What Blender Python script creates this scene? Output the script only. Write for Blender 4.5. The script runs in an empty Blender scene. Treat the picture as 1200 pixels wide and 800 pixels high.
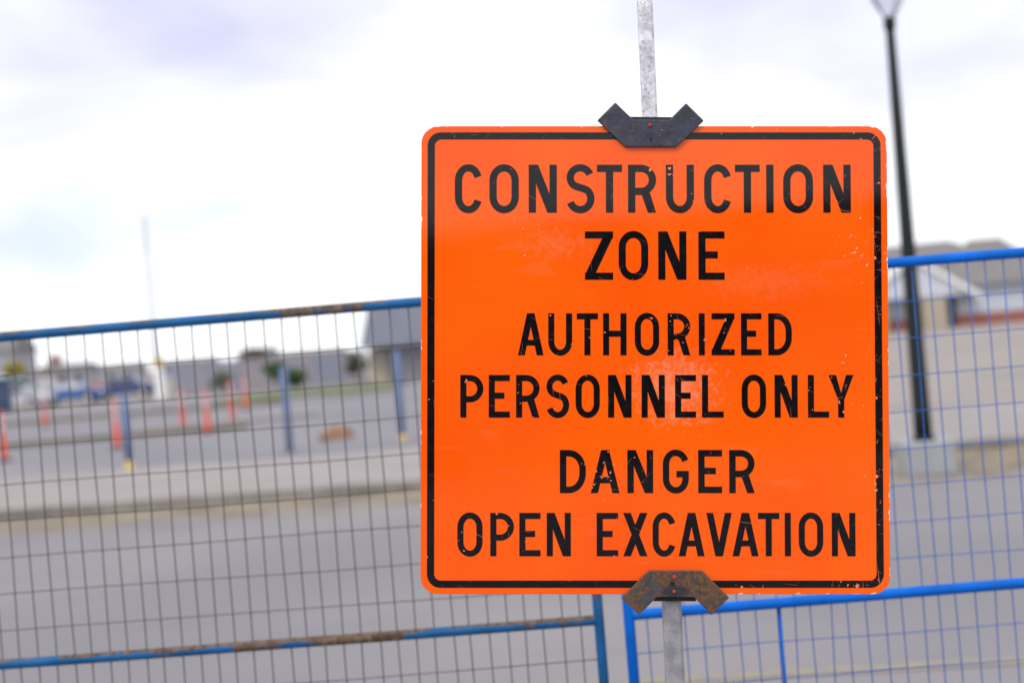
import bpy, bmesh, math, random
from mathutils import Vector, Matrix
R = math.radians
random.seed(7)
sc = bpy.context.scene
col = sc.collection

# ------------------------------------------------------------------ camera
EYE = Vector((0, 0, 1.7)); ROLL = R(4.7); FPX = 1667.0
CR = Vector((math.cos(ROLL), 0, -math.sin(ROLL)))
CU = Vector((math.sin(ROLL), 0, math.cos(ROLL)))
CF = Vector((0, 1, 0))
cd = bpy.data.cameras.new('camera'); cam = bpy.data.objects.new('camera', cd); col.objects.link(cam)
m3 = Matrix((CR, CU, -CF)).transposed()
cam.matrix_world = Matrix.Translation(EYE) @ m3.to_4x4()
cd.lens = 50.0; cd.sensor_width = 36.0; cd.clip_start = 0.05; cd.clip_end = 6000
cd.dof.use_dof = True; cd.dof.focus_distance = 2.77; cd.dof.aperture_fstop = 2.2
sc.camera = cam
def at(px, py, Y):                      # survey helper: a sighting in the 1200x800 photograph at a measured distance
    return EYE + CF*Y + CR*((px-600)/FPX*Y) + CU*((400-py)/FPX*Y)
def gx(px, Y, py=None):                 # world x of a ground point sighted at column px, distance Y
    v = -1.7/Y
    u = (px-600)/FPX
    return Y*(u/math.cos(ROLL) + v*math.tan(ROLL)*0 + (v*math.cos(0)+u*math.tan(ROLL))*math.sin(ROLL)*0) + math.sin(ROLL)*(-1.7)

# ------------------------------------------------------------------ world
W = bpy.data.worlds.new('World'); sc.world = W; W.use_nodes = True
nt = W.node_tree; nt.nodes.clear()
def N(t, kind, **kw):
    n = t.nodes.new(kind)
    for k, v in kw.items(): setattr(n, k, v)
    return n
def L(t, a, b): t.links.new(a, b)
SUN_EL, SUN_AZ = R(48), R(205)          # azimuth clockwise from +Y: behind the viewer, a little to the left
out = N(nt, 'ShaderNodeOutputWorld'); bg = N(nt, 'ShaderNodeBackground'); bg.inputs['Strength'].default_value = 0.10
sky = N(nt, 'ShaderNodeTexSky', sky_type='NISHITA'); sky.sun_disc = False
sky.sun_elevation = SUN_EL; sky.sun_rotation = SUN_AZ; sky.altitude = 700; sky.dust_density = 1.0
tc = N(nt, 'ShaderNodeTexCoord')
mp = N(nt, 'ShaderNodeMapping'); mp.inputs['Rotation'].default_value = (0, R(14), 0); mp.inputs['Scale'].default_value = (1.0, 1.0, 2.6)
mp.inputs['Location'].default_value = (0.35, 0.2, 0.1)
L(nt, tc.outputs['Generated'], mp.inputs['Vector'])
n1 = N(nt, 'ShaderNodeTexNoise'); n1.inputs['Scale'].default_value = 3.6; n1.inputs['Detail'].default_value = 5; n1.inputs['Roughness'].default_value = 0.5; n1.inputs['Distortion'].default_value = 0.35
L(nt, mp.outputs['Vector'], n1.inputs['Vector'])
def blob(px, py, rad, amp):             # a broad cloud bank in the sky in view
    d = (CF + CR*((px-600)/FPX) + CU*((400-py)/FPX)).normalized()
    s = N(nt, 'ShaderNodeVectorMath', operation='SUBTRACT'); L(nt, tc.outputs['Generated'], s.inputs[0]); s.inputs[1].default_value = d
    k = N(nt, 'ShaderNodeVectorMath', operation='MULTIPLY'); L(nt, s.outputs[0], k.inputs[0]); k.inputs[1].default_value = (0.55, 0.55, 1.25)
    l = N(nt, 'ShaderNodeVectorMath', operation='LENGTH'); L(nt, k.outputs[0], l.inputs[0])
    r = N(nt, 'ShaderNodeMapRange', interpolation_type='SMOOTHSTEP'); L(nt, l.outputs['Value'], r.inputs['Value'])
    r.inputs['From Min'].default_value = rad; r.inputs['From Max'].default_value = 0.0; r.inputs['To Min'].default_value = 0; r.inputs['To Max'].default_value = amp
    return r.outputs['Result']
def madd(a, b, op='ADD', t=nt):
    m = N(t, 'ShaderNodeMath', operation=op)
    for i, v in enumerate((a, b)):
        if isinstance(v, (int, float)): m.inputs[i].default_value = v
        else: L(t, v, m.inputs[i])
    return m.outputs[0]
grey = madd(madd(blob(60, -110, 0.22, 0.36), madd(blob(960, 10, 0.16, 0.30), blob(1150, 180, 0.10, 0.16))), n1.outputs['Fac'])
cr = N(nt, 'ShaderNodeValToRGB'); L(nt, grey, cr.inputs['Fac'])
cr.color_ramp.elements[0].position = 0.50; cr.color_ramp.elements[0].color = (0.98, 1.0, 1.02, 1)
cr.color_ramp.elements[1].position = 0.86; cr.color_ramp.elements[1].color = (0.66, 0.66, 0.84, 1)
ck = N(nt, 'ShaderNodeVectorMath', operation='SCALE'); L(nt, cr.outputs['Color'], ck.inputs[0]); ck.inputs['Scale'].default_value = 10.5
# thin places in the cloud where the blue shows through
mp2 = N(nt, 'ShaderNodeMapping'); mp2.inputs['Scale'].default_value = (1.0, 1.0, 2.2); mp2.inputs['Location'].default_value = (1.7, 0.6, 0.9)
L(nt, tc.outputs['Generated'], mp2.inputs['Vector'])
n2 = N(nt, 'ShaderNodeTexNoise'); n2.inputs['Scale'].default_value = 5.0; n2.inputs['Detail'].default_value = 4
L(nt, mp2.outputs['Vector'], n2.inputs['Vector'])
thin = madd(madd(madd(blob(60, 270, 0.075, 0.28), blob(270, 262, 0.05, 0.18)), madd(blob(60, 345, 0.05, 0.12), blob(380, 320, 0.05, 0.16))), n2.outputs['Fac'])
mr = N(nt, 'ShaderNodeMapRange', interpolation_type='SMOOTHSTEP'); L(nt, thin, mr.inputs['Value'])
mr.inputs['From Min'].default_value = 0.56; mr.inputs['From Max'].default_value = 0.92; mr.inputs['To Max'].default_value = 0.5
mx = N(nt, 'ShaderNodeMix', data_type='RGBA'); L(nt, mr.outputs['Result'], mx.inputs['Factor'])
L(nt, ck.outputs[0], mx.inputs['A']); L(nt, sky.outputs['Color'], mx.inputs['B'])
L(nt, mx.outputs['Result'], bg.inputs['Color']); L(nt, bg.outputs[0], out.inputs['Surface'])

# ------------------------------------------------------------------ sun (overcast) and exposure
sd = bpy.data.lights.new('sun', 'SUN'); sd.energy = 1.3; sd.angle = R(18); sd.color = (1, 0.965, 0.92)
so = bpy.data.objects.new('sun', sd); col.objects.link(so)
sdir = Vector((math.sin(SUN_AZ)*math.cos(SUN_EL), math.cos(SUN_AZ)*math.cos(SUN_EL), math.sin(SUN_EL)))
so.rotation_euler = sdir.to_track_quat('Z', 'Y').to_euler(); so.location = (0, -10, 20)
sc.view_settings.view_transform = 'Standard'; sc.view_settings.look = 'None'
sc.view_settings.exposure = 0.25; sc.view_settings.gamma = 1.0; sc.view_settings.use_curve_mapping = False
sc.cycles.max_bounces = 6; sc.cycles.use_denoising = True

# ------------------------------------------------------------------ helpers
def tag(o, label=None, cat=None, group=None, kind=None):
    if label: o['label'] = label
    if cat: o['category'] = cat
    if group: o['group'] = group
    if kind: o['kind'] = kind
    return o
def empty(name, loc=(0, 0, 0), rz=0):
    o = bpy.data.objects.new(name, None); col.objects.link(o); o.location = loc; o.rotation_euler = (0, 0, rz)
    o.empty_display_size = 0.2
    return o
class MB:
    def __init__(s): s.v = []; s.f = []; s.sm = []
    def add(s, vs, fs, smooth=False):
        b = len(s.v); s.v += [tuple(p) for p in vs]
        for f in fs: s.f.append(tuple(i+b for i in f)); s.sm.append(smooth)
        return s
    def box(s, x0, x1, y0, y1, z0, z1):
        return s.add([(x0,y0,z0),(x1,y0,z0),(x1,y1,z0),(x0,y1,z0),(x0,y0,z1),(x1,y0,z1),(x1,y1,z1),(x0,y1,z1)],
                     [(0,3,2,1),(4,5,6,7),(0,1,5,4),(1,2,6,5),(2,3,7,6),(3,0,4,7)])
    def tube(s, pts, r, n=8, caps=True, smooth=True):
        pts = [Vector(p) for p in pts]; rs = r if isinstance(r, (list, tuple)) else [r]*len(pts)
        d0 = (pts[1]-pts[0]).normalized(); ref = Vector((0,0,1)) if abs(d0.z) < 0.9 else Vector((0,1,0))
        b = len(s.v)
        for i, p in enumerate(pts):
            d = (pts[min(i+1, len(pts)-1)] - pts[max(i-1, 0)]).normalized()
            a = d.cross(ref).normalized(); c = a.cross(d)
            for k in range(n):
                t = 2*math.pi*(k+.5)/n
                s.v.append(tuple(p + (a*math.cos(t) + c*math.sin(t))*rs[i]))
        for i in range(len(pts)-1):
            for k in range(n):
                q = (k+1) % n
                s.f.append((b+i*n+k, b+(i+1)*n+k, b+(i+1)*n+q, b+i*n+q)); s.sm.append(smooth)
        if caps:
            s.f.append(tuple(b+k for k in range(n))); s.sm.append(False)
            e = b+(len(pts)-1)*n
            s.f.append(tuple(e+k for k in range(n-1, -1, -1))); s.sm.append(False)
        return s
    def lathe(s, prof, n=16, cx=0, cy=0, smooth=True):
        b = len(s.v)
        for (r, z) in prof:
            for k in range(n):
                t = 2*math.pi*k/n; s.v.append((cx+r*math.cos(t), cy+r*math.sin(t), z))
        for i in range(len(prof)-1):
            for k in range(n):
                q = (k+1) % n
                s.f.append((b+i*n+k, b+i*n+q, b+(i+1)*n+q, b+(i+1)*n+k)); s.sm.append(smooth)
        s.f.append(tuple(b+k for k in range(n-1, -1, -1))); s.sm.append(False)
        e = b+(len(prof)-1)*n; s.f.append(tuple(e+k for k in range(n))); s.sm.append(False)
        return s
    def prism(s, poly, z0, z1):        # poly ccw in xy, extruded along z
        n = len(poly); b = len(s.v)
        s.v += [(x, y, z0) for x, y in poly] + [(x, y, z1) for x, y in poly]
        s.f.append(tuple(b+i for i in range(n-1, -1, -1))); s.sm.append(False)
        s.f.append(tuple(b+n+i for i in range(n))); s.sm.append(False)
        for i in range(n):
            j = (i+1) % n; s.f.append((b+i, b+j, b+n+j, b+n+i)); s.sm.append(False)
        return s
    def mesh(s, name):
        me = bpy.data.meshes.new(name); me.from_pydata(s.v, [], s.f); me.update()
        me.polygons.foreach_set('use_smooth', s.sm)
        return me
    def build(s, name, mat, parent=None, bevel=0, loc=None, rz=0):
        o = bpy.data.objects.new(name, s.mesh(name)); col.objects.link(o)
        if mat: o.data.materials.append(mat)
        if parent: o.parent = parent
        if loc is not None: o.location = loc
        if rz: o.rotation_euler = (0, 0, rz)
        if bevel:
            b = o.modifiers.new('bevel', 'BEVEL'); b.width = bevel; b.segments = 2; b.limit_method = 'ANGLE'; b.angle_limit = R(40)
        return o
def copy_tree(o, parent=None):
    c = o.copy(); col.objects.link(c); c.parent = parent
    for ch in list(o.children): copy_tree(ch, c)
    return c

SG = 0.914/548.0                        # metres per measured pixel on the sign face
def sp(px, py): return ((px-767.3)*SG, (420.5-py)*SG)
# ------------------------------------------------------------------ materials
def mat(name, rgb, rough=0.7, metal=0.0, var=0.12, scale=4.0, bump=0.0, bscale=60, alpha=None, trans=0):
    m = bpy.data.materials.new(name); m.use_nodes = True; t = m.node_tree
    p = t.nodes['Principled BSDF']
    p.inputs['Roughness'].default_value = rough; p.inputs['Metallic'].default_value = metal
    c = N(t, 'ShaderNodeTexCoord')
    n = N(t, 'ShaderNodeTexNoise'); n.inputs['Scale'].default_value = scale; n.inputs['Detail'].default_value = 6
    L(t, c.outputs['Object'], n.inputs['Vector'])
    r = N(t, 'ShaderNodeMapRange'); L(t, n.outputs['Fac'], r.inputs['Value'])
    r.inputs['From Min'].default_value = 0.3; r.inputs['From Max'].default_value = 0.7
    r.inputs['To Min'].default_value = 1-var; r.inputs['To Max'].default_value = 1+var
    k = N(t, 'ShaderNodeVectorMath', operation='SCALE'); k.inputs[0].default_value = rgb; L(t, r.outputs['Result'], k.inputs['Scale'])
    L(t, k.outputs[0], p.inputs['Base Color'])
    if bump:
        bn = N(t, 'ShaderNodeTexNoise'); bn.inputs['Scale'].default_value = bscale; bn.inputs['Detail'].default_value = 4
        L(t, c.outputs['Object'], bn.inputs['Vector'])
        bu = N(t, 'ShaderNodeBump'); bu.inputs['Strength'].default_value = bump; bu.inputs['Distance'].default_value = 0.01
        L(t, bn.outputs['Fac'], bu.inputs['Height']); L(t, bu.outputs[0], p.inputs['Normal'])
    if trans: p.inputs['Transmission Weight'].default_value = trans
    return m
def mixrgb(t, fac, a, b):
    m = N(t, 'ShaderNodeMix', data_type='RGBA')
    if isinstance(fac, (int, float)): m.inputs['Factor'].default_value = fac
    else: L(t, fac, m.inputs['Factor'])
    for nm, v in (('A', a), ('B', b)):
        if isinstance(v, tuple): m.inputs[nm].default_value = (*v, 1)
        else: L(t, v, m.inputs[nm])
    return m.outputs['Result']
def noise(t, vec, scale, detail=4, rough=0.5, dist=0.0, loc=None, stretch=None):
    if loc or stretch:
        mp = N(t, 'ShaderNodeMapping'); L(t, vec, mp.inputs['Vector'])
        if loc: mp.inputs['Location'].default_value = loc
        if stretch: mp.inputs['Scale'].default_value = stretch
        vec = mp.outputs[0]
    n = N(t, 'ShaderNodeTexNoise'); n.inputs['Scale'].default_value = scale; n.inputs['Detail'].default_value = detail
    n.inputs['Roughness'].default_value = rough; n.inputs['Distortion'].default_value = dist
    L(t, vec, n.inputs['Vector']); return n.outputs['Fac']
def ramp(t, v, a, b, lo=0.0, hi=1.0, smooth=True):
    r = N(t, 'ShaderNodeMapRange'); r.interpolation_type = 'SMOOTHSTEP' if smooth else 'LINEAR'
    L(t, v, r.inputs['Value'])
    r.inputs['From Min'].default_value = a; r.inputs['From Max'].default_value = b
    r.inputs['To Min'].default_value = lo; r.inputs['To Max'].default_value = hi
    return r.outputs['Result']
def newmat(name):
    m = bpy.data.materials.new(name); m.use_nodes = True
    t = m.node_tree; return m, t, t.nodes['Principled BSDF'], N(t, 'ShaderNodeTexCoord')

def asphalt(name, base, gutter=False):
    m, t, p, c = newmat(name); o = c.outputs['Object']
    v = mixrgb(t, ramp(t, noise(t, o, 0.22, 4), 0.35, 0.65), tuple(x*0.88 for x in base), (base[0]*1.14, base[1]*1.12, base[2]*1.06))
    v = mixrgb(t, ramp(t, noise(t, o, 1.3, 6, 0.65, 0.5, stretch=(0.5, 1.4, 1)), 0.5, 0.75, 0, 0.35), v, tuple(x*0.72 for x in base))
    v = mixrgb(t, ramp(t, noise(t, o, 160, 2), 0.35, 0.65, 0, 0.3), v, tuple(x*1.35 for x in base))
    if gutter:                          # sand and silt lying along the kerb (object y = 0 is the kerb line)
        s = N(t, 'ShaderNodeSeparateXYZ'); L(t, o, s.inputs[0])
        n = noise(t, o, 0.7, 5, 0.6)
        edge = madd(s.outputs['Y'], madd(n, 3.6, 'MULTIPLY', t), 'ADD', t)
        edge = madd(edge, ramp(t, s.outputs['X'], 2.0, 5.0, 0, 1.0), 'ADD', t)     # a wider drift of sand past the lamp
        f = ramp(t, edge, -1.0, 1.1)
        f2 = madd(f, ramp(t, noise(t, o, 2.5, 4), 0.25, 0.55, 0.5, 1.0), 'MULTIPLY', t)
        v = mixrgb(t, f2, v, mixrgb(t, ramp(t, noise(t, o, 1.6, 5, 0.6, loc=(3, 5, 0)), 0.38, 0.62), (0.145, 0.11, 0.075), (0.27, 0.215, 0.145)))
        d = ramp(t, s.outputs['Y'], -0.16, -0.02)  # dark dirt at the joint, with the kerb face's shade painted in
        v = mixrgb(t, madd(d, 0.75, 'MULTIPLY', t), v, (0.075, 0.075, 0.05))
    L(t, v, p.inputs['Base Color']); p.inputs['Roughness'].default_value = 0.92
    bu = N(t, 'ShaderNodeBump'); bu.inputs['Strength'].default_value = 0.5; bu.inputs['Distance'].default_value = 0.006
    L(t, noise(t, o, 120, 3), bu.inputs['Height']); L(t, bu.outputs[0], p.inputs['Normal'])
    return m
M = {}
M['road'] = asphalt('road_asphalt', (0.205, 0.192, 0.215), True)
M['lot'] = asphalt('lot_asphalt', (0.19, 0.182, 0.212))
M['gravel'] = asphalt('gravel', (0.255, 0.225, 0.22))
M['concrete'] = mat('concrete', (0.285, 0.255, 0.255), 0.9, var=0.10, scale=0.7, bump=0.3)
M['kerb'] = mat('kerb_concrete', (0.27, 0.245, 0.235), 0.9, var=0.15, scale=1.1, bump=0.3)
M['pedestal'] = mat('pedestal_concrete', (0.33, 0.34, 0.36), 0.85, var=0.10, scale=5, bump=0.3)
M['drygrass'] = mat('dry_verge', (0.135, 0.115, 0.085), 0.95, var=0.4, scale=0.8, bump=0.6, bscale=20)
M['grass'] = mat('grass', (0.125, 0.145, 0.065), 0.95, var=0.3, scale=0.8, bump=0.6, bscale=20)
M['earth'] = mat('bare_earth', (0.26, 0.23, 0.20), 0.95, var=0.2, scale=0.05, bump=0.4)
M['weed'] = mat('weeds', (0.055, 0.055, 0.03), 0.8, var=0.3, scale=2)
M['black_metal'] = mat('black_lamp_paint', (0.004, 0.008, 0.009), 0.75, var=0.25, scale=3)
M['lens'] = mat('clear_lens', (0.9, 0.9, 0.95), 0.08, var=0.02, trans=0.92)
m, t, p, c = newmat('clear_lens')          # thin clear acrylic: mostly see-through, a little haze and gloss
p.inputs['Base Color'].default_value = (0.85, 0.85, 0.9, 1); p.inputs['Roughness'].default_value = 0.15
tr = N(t, 'ShaderNodeBsdfTransparent'); tr.inputs['Color'].default_value = (0.9, 0.9, 0.93, 1); ms = N(t, 'ShaderNodeMixShader'); ms.inputs[0].default_value = 0.15
L(t, tr.outputs[0], ms.inputs[1]); L(t, p.outputs[0], ms.inputs[2]); L(t, ms.outputs[0], t.nodes['Material Output'].inputs['Surface']); M['lens'] = m
M['orange_plastic'] = mat('orange_plastic', (0.85, 0.085, 0.022), 0.5, var=0.12, scale=3)
M['white_band'] = mat('white_reflective_band', (0.62, 0.44, 0.50), 0.4, var=0.06)
M['rubber'] = mat('black_rubber', (0.025, 0.025, 0.027), 0.8, var=0.2)
M['blue_guard'] = mat('blue_guard_paint', (0.13, 0.20, 0.40), 0.5, var=0.15)
M['yellow'] = mat('yellow_paint', (0.55, 0.38, 0.10), 0.5, var=0.15)
M['white'] = mat('white_paint', (0.80, 0.80, 0.82), 0.5, var=0.05)
M['galv_thin'] = mat('mast_paint', (0.30, 0.32, 0.37), 0.5, var=0.05)
M['clay'] = mat('clay_spoil', (0.27, 0.15, 0.10), 0.95, var=0.3, scale=6, bump=0.8, bscale=15)
def glassmat():
    m = mat('window_glass', (0.05, 0.06, 0.075), 0.08, var=0.1); return m
M['glass'] = glassmat()
# ---- steel
def steel(name, paint, rustamt, rusttop=0.0, wear=0.0):
    m, t, p, c = newmat(name); o = c.outputs['Object']
    v = mixrgb(t, ramp(t, noise(t, o, 9, 4), 0.3, 0.7), tuple(x*0.82 for x in paint), tuple(min(1, x*1.15) for x in paint))
    rust = mixrgb(t, ramp(t, noise(t, o, 55, 5, 0.65), 0.3, 0.7), (0.07, 0.045, 0.032), (0.20, 0.14, 0.10))
    g = N(t, 'ShaderNodeNewGeometry'); s = N(t, 'ShaderNodeSeparateXYZ'); L(t, g.outputs['Normal'], s.inputs[0])
    f = madd(noise(t, o, 4.0, 6, 0.68, 0.6, loc=(1.7, 0.4, 0.9)), madd(ramp(t, s.outputs['Z'], 0.2, 0.9), rusttop, 'MULTIPLY', t), 'ADD', t)
    f = ramp(t, f, 0.70-rustamt, 0.76-rustamt)
    v = mixrgb(t, f, v, rust)
    if wear:
        v = mixrgb(t, ramp(t, noise(t, o, 70, 3, 0.6, loc=(3, 1, 2)), 0.70, 0.74, 0, wear), v, (0.55, 0.52, 0.5))
    L(t, v, p.inputs['Base Color'])
    L(t, ramp(t, f, 0, 1, 0.5, 0.85), p.inputs['Roughness']); p.inputs['Specular IOR Level'].default_value = 0.18
    bu = N(t, 'ShaderNodeBump'); bu.inputs['Strength'].default_value = 0.35; bu.inputs['Distance'].default_value = 0.002
    L(t, noise(t, o, 90, 4), bu.inputs['Height']); L(t, bu.outputs[0], p.inputs['Normal'])
    return m
M['old_blue'] = steel('weathered_blue_paint', (0.012, 0.105, 0.28), 0.185, 0.13, 0.25)
M['new_blue'] = steel('bright_blue_paint', (0.0, 0.135, 0.62), -0.02, 0.03, 0.0)
M['dark_wire'] = steel('dull_dark_wire', (0.085, 0.08, 0.09), 0.06)
M['blue_wire'] = steel('blue_wire', (0.035, 0.13, 0.44), -0.03)
M['foot'] = steel('dull_steel_foot', (0.12, 0.12, 0.13), 0.1)

def galv(name, lo_c, hi_c, sp_):
    m, t, p, c = newmat(name); o = c.outputs['Object']
    v = mixrgb(t, ramp(t, noise(t, o, 35, 5, 0.6), 0.35, 0.65), lo_c, hi_c)
    sp = madd(ramp(t, noise(t, o, 150, 4, 0.7), 0.50, 0.62), ramp(t, noise(t, o, 22, 3, loc=(5, 2, 1)), 0.62-sp_, 0.74-sp_), 'MULTIPLY', t)
    v = mixrgb(t, madd(sp, 0.6, 'MULTIPLY', t), v, (0.22, 0.20, 0.21))
    L(t, v, p.inputs['Base Color']); p.inputs['Metallic'].default_value = 0.25; p.inputs['Roughness'].default_value = 0.5
    bu = N(t, 'ShaderNodeBump'); bu.inputs['Strength'].default_value = 0.3; bu.inputs['Distance'].default_value = 0.002
    L(t, noise(t, o, 110, 4), bu.inputs['Height']); L(t, bu.outputs[0], p.inputs['Normal'])
    return m
M['galv'] = galv('galvanised_tube', (0.52, 0.51, 0.57), (0.86, 0.85, 0.90), 0.22)
M['galv_lower'] = galv('darker_galvanised_tube', (0.25, 0.245, 0.265), (0.36, 0.355, 0.38), 0.12)  # darker zinc tone for the lower tube
def bracketmat(name, base, rustf, dark=None):
    m, t, p, c = newmat(name); o = c.outputs['Object']
    v = mixrgb(t, ramp(t, noise(t, o, 45, 5, 0.6), 0.3, 0.7), tuple(x*0.7 for x in base), tuple(x*1.4 for x in base))
    r = mixrgb(t, ramp(t, noise(t, o, 120, 5, 0.7), 0.3, 0.7), (0.05, 0.026, 0.015), (0.19, 0.085, 0.035))
    f = ramp(t, noise(t, o, 26, 6, 0.65, 0.5, loc=(2, 3, 1)), 0.66-rustf, 0.76-rustf)
    v = mixrgb(t, f, v, r)
    v = mixrgb(t, ramp(t, noise(t, o, 160, 3, 0.6, loc=(8, 3, 1)), 0.68, 0.74, 0, 0.5), v, (0.28, 0.26, 0.26))
    bv = N(t, 'ShaderNodeBevel'); bv.samples = 6; bv.inputs['Radius'].default_value = 0.004    # lighter tone along the edges
    ge = N(t, 'ShaderNodeNewGeometry'); dt = N(t, 'ShaderNodeVectorMath', operation='DOT_PRODUCT'); L(t, bv.outputs[0], dt.inputs[0]); L(t, ge.outputs['True Normal'], dt.inputs[1])
    ed = madd(ramp(t, dt.outputs['Value'], 0.995, 0.90), ramp(t, noise(t, o, 70, 4), 0.35, 0.6, 0.1, 0.75), 'MULTIPLY', t)
    v = mixrgb(t, ed, v, (0.19, 0.165, 0.15))
    if dark:                            # old blue-black paint left round the bolts
        mp = N(t, 'ShaderNodeMapping'); L(t, o, mp.inputs['Vector']); rx, ry = 0.034, 0.018; x, y = sp(*dark)
        mp.inputs['Location'].default_value = (-x/rx, -y/ry, 0); mp.inputs['Scale'].default_value = (1/rx, 1/ry, 0)
        l = N(t, 'ShaderNodeVectorMath', operation='LENGTH'); L(t, mp.outputs[0], l.inputs[0])
        a = madd(l.outputs['Value'], madd(noise(t, o, 60, 5, 0.6), 1.6, 'MULTIPLY', t), 'ADD', t)
        v = mixrgb(t, ramp(t, a, 1.75, 1.3, 0, 0.9), v, (0.02, 0.022, 0.032))
    L(t, v, p.inputs['Base Color']); p.inputs['Roughness'].default_value = 0.62; p.inputs['Metallic'].default_value = 0.1
    bu = N(t, 'ShaderNodeBump'); bu.inputs['Strength'].default_value = 0.6; bu.inputs['Distance'].default_value = 0.002
    L(t, noise(t, o, 140, 5, 0.65), bu.inputs['Height']); L(t, bu.outputs[0], p.inputs['Normal'])
    return m
M['bracket_top'] = bracketmat('dark_steel_bracket', (0.034, 0.037, 0.060), 0.09)
M['bracket_bot'] = bracketmat('rusty_steel_bracket', (0.05, 0.042, 0.045), 0.24, (790, 690))
M['shaded_plate'] = bracketmat('shaded_steel_plate', (0.012, 0.012, 0.015), 0.0)  # rear plates: the black shadow behind the bracket is painted into their colour
M['bolt_red'] = mat('red_bolt_paint', (0.42, 0.05, 0.025), 0.5, var=0.25, scale=90)
M['hole'] = mat('bolt_hole_black', (0.008, 0.008, 0.01), 0.9)

# ---- sign faces
def chips(t, o, bias=0.0, strength=0.5):
    """flaked spots and hairline scratches, heavier along the +x edge of the sign"""
    s = N(t, 'ShaderNodeSeparateXYZ'); L(t, o, s.inputs[0])
    right = ramp(t, s.outputs['X'], 0.30, 0.44, 0, 0.055)
    big = noise(t, o, 7.0, 3, loc=(1.3, 0.7, 0))
    f = madd(madd(noise(t, o, 85, 5, 0.62), madd(big, 0.36, 'MULTIPLY', t), 'ADD', t), right, 'ADD', t)
    spot = ramp(t, f, 0.862-bias, 0.882-bias)
    lm = None
    for rot, sx, th, lc in ((0.5, 10, 0.735, 1), (-0.9, 12, 0.74, 4), (1.45, 9, 0.73, 8), (0.12, 11, 0.74, 13)):
        mp = N(t, 'ShaderNodeMapping'); mp.inputs['Rotation'].default_value = (0, 0, rot); mp.inputs['Location'].default_value = (lc, lc*1.7, 0)
        L(t, o, mp.inputs['Vector'])
        nz = noise(t, mp.outputs[0], 1.0, 2, 0.5, 0.0, stretch=(sx, 480, 1))
        g_ = madd(nz, madd(right, 0.9, 'MULTIPLY', t), 'ADD', t)
        k = ramp(t, g_, th, th+0.03, 0, strength)
        lm = k if lm is None else madd(lm, k, 'MAXIMUM', t)
    return madd(spot, lm, 'MAXIMUM', t)
def signmat():
    m, t, p, c = newmat('orange_sign_sheeting'); o = c.outputs['Object']
    s = N(t, 'ShaderNodeSeparateXYZ'); L(t, o, s.inputs[0])
    v = mixrgb(t, ramp(t, noise(t, o, 3.0, 3), 0.35, 0.65), (0.975, 0.097, 0.0004), (0.99, 0.120, 0.0006))
    # scuffed pale patches
    def patch(px, py, rx, ry, amt, sc_=9):
        x, y = (px-767.3)*SG, (420.5-py)*SG
        mp = N(t, 'ShaderNodeMapping'); mp.inputs['Location'].default_value = (-x/rx, -y/ry, 0); mp.inputs['Scale'].default_value = (1/rx, 1/ry, 0)
        L(t, o, mp.inputs['Vector'])
        l = N(t, 'ShaderNodeVectorMath', operation='LENGTH'); L(t, mp.outputs[0], l.inputs[0])
        a = madd(l.outputs['Value'], madd(noise(t, o, sc_*7, 6, 0.72, 0.8, loc=(px, py, 0)), 3.0, 'MULTIPLY', t), 'ADD', t)
        return ramp(t, a, 2.35, 1.45, 0, amt)
    pt = madd(madd(patch(790, 455, 0.115, 0.10, 0.52), patch(650, 285, 0.10, 0.045, 0.16), 'MAXIMUM', t), patch(900, 330, 0.20, 0.05, 0.10), 'MAXIMUM', t)
    v = mixrgb(t, pt, v, (0.92, 0.34, 0.20))
    # faint drag marks
    dr = madd(ramp(t, noise(t, o, 5, 5, 0.6, 1.2, stretch=(0.6, 3.5, 1)), 0.60, 0.70, 0, 0.13), 1.0, 'MULTIPLY', t)
    v = mixrgb(t, dr, v, (0.95, 0.24, 0.10))
    v = mixrgb(t, chips(t, o, -0.05, 0.13), v, (0.93, 0.42, 0.25))
    # bare white along chipped edges
    ax = madd(s.outputs['X'], 0, 'ADD', t)
    a1 = N(t, 'ShaderNodeMath', operation='ABSOLUTE'); L(t, s.outputs['X'], a1.inputs[0])
    a2 = N(t, 'ShaderNodeMath', operation='ABSOLUTE'); L(t, s.outputs['Y'], a2.inputs[0])
    e = madd(a1.outputs[0], a2.outputs[0], 'MAXIMUM', t)
    ee = ramp(t, e, 0.449, 0.4585, 0, 0.34, False)
    ch = madd(madd(noise(t, o, 38, 5, 0.65, loc=(2, 2, 2)), ee, 'ADD', t), ramp(t, s.outputs['X'], 0.3, 0.44, 0, 0.05), 'ADD', t)
    v = mixrgb(t, ramp(t, ch, 0.865, 0.89), v, (0.85, 0.80, 0.77))
    L(t, v, p.inputs['Base Color']); p.inputs['Roughness'].default_value = 0.16
    L(t, ramp(t, noise(t, o, 6, 4), 0.3, 0.7, 0.04, 0.075), p.inputs['Roughness'])
    p.inputs['IOR'].default_value = 1.41
    return m
def inkmat():
    m, t, p, c = newmat('black_sign_ink'); o = c.outputs['Object']
    f = chips(t, o)
    v = mixrgb(t, f, mixrgb(t, ramp(t, noise(t, o, 60, 4), 0.4, 0.75), (0.003, 0.0022, 0.0035), (0.009, 0.007, 0.009)), (0.95, 0.26, 0.13))
    L(t, v, p.inputs['Base Color'])
    L(t, ramp(t, noise(t, o, 6, 4), 0.3, 0.7, 0.045, 0.08), p.inputs['Roughness']); p.inputs['IOR'].default_value = 1.41
    return m
SG = 0.914/548.0
M['sign'] = signmat(); M['ink'] = inkmat()
M['alu'] = mat('aluminium_back', (0.55, 0.55, 0.56), 0.45, metal=0.6)

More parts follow.
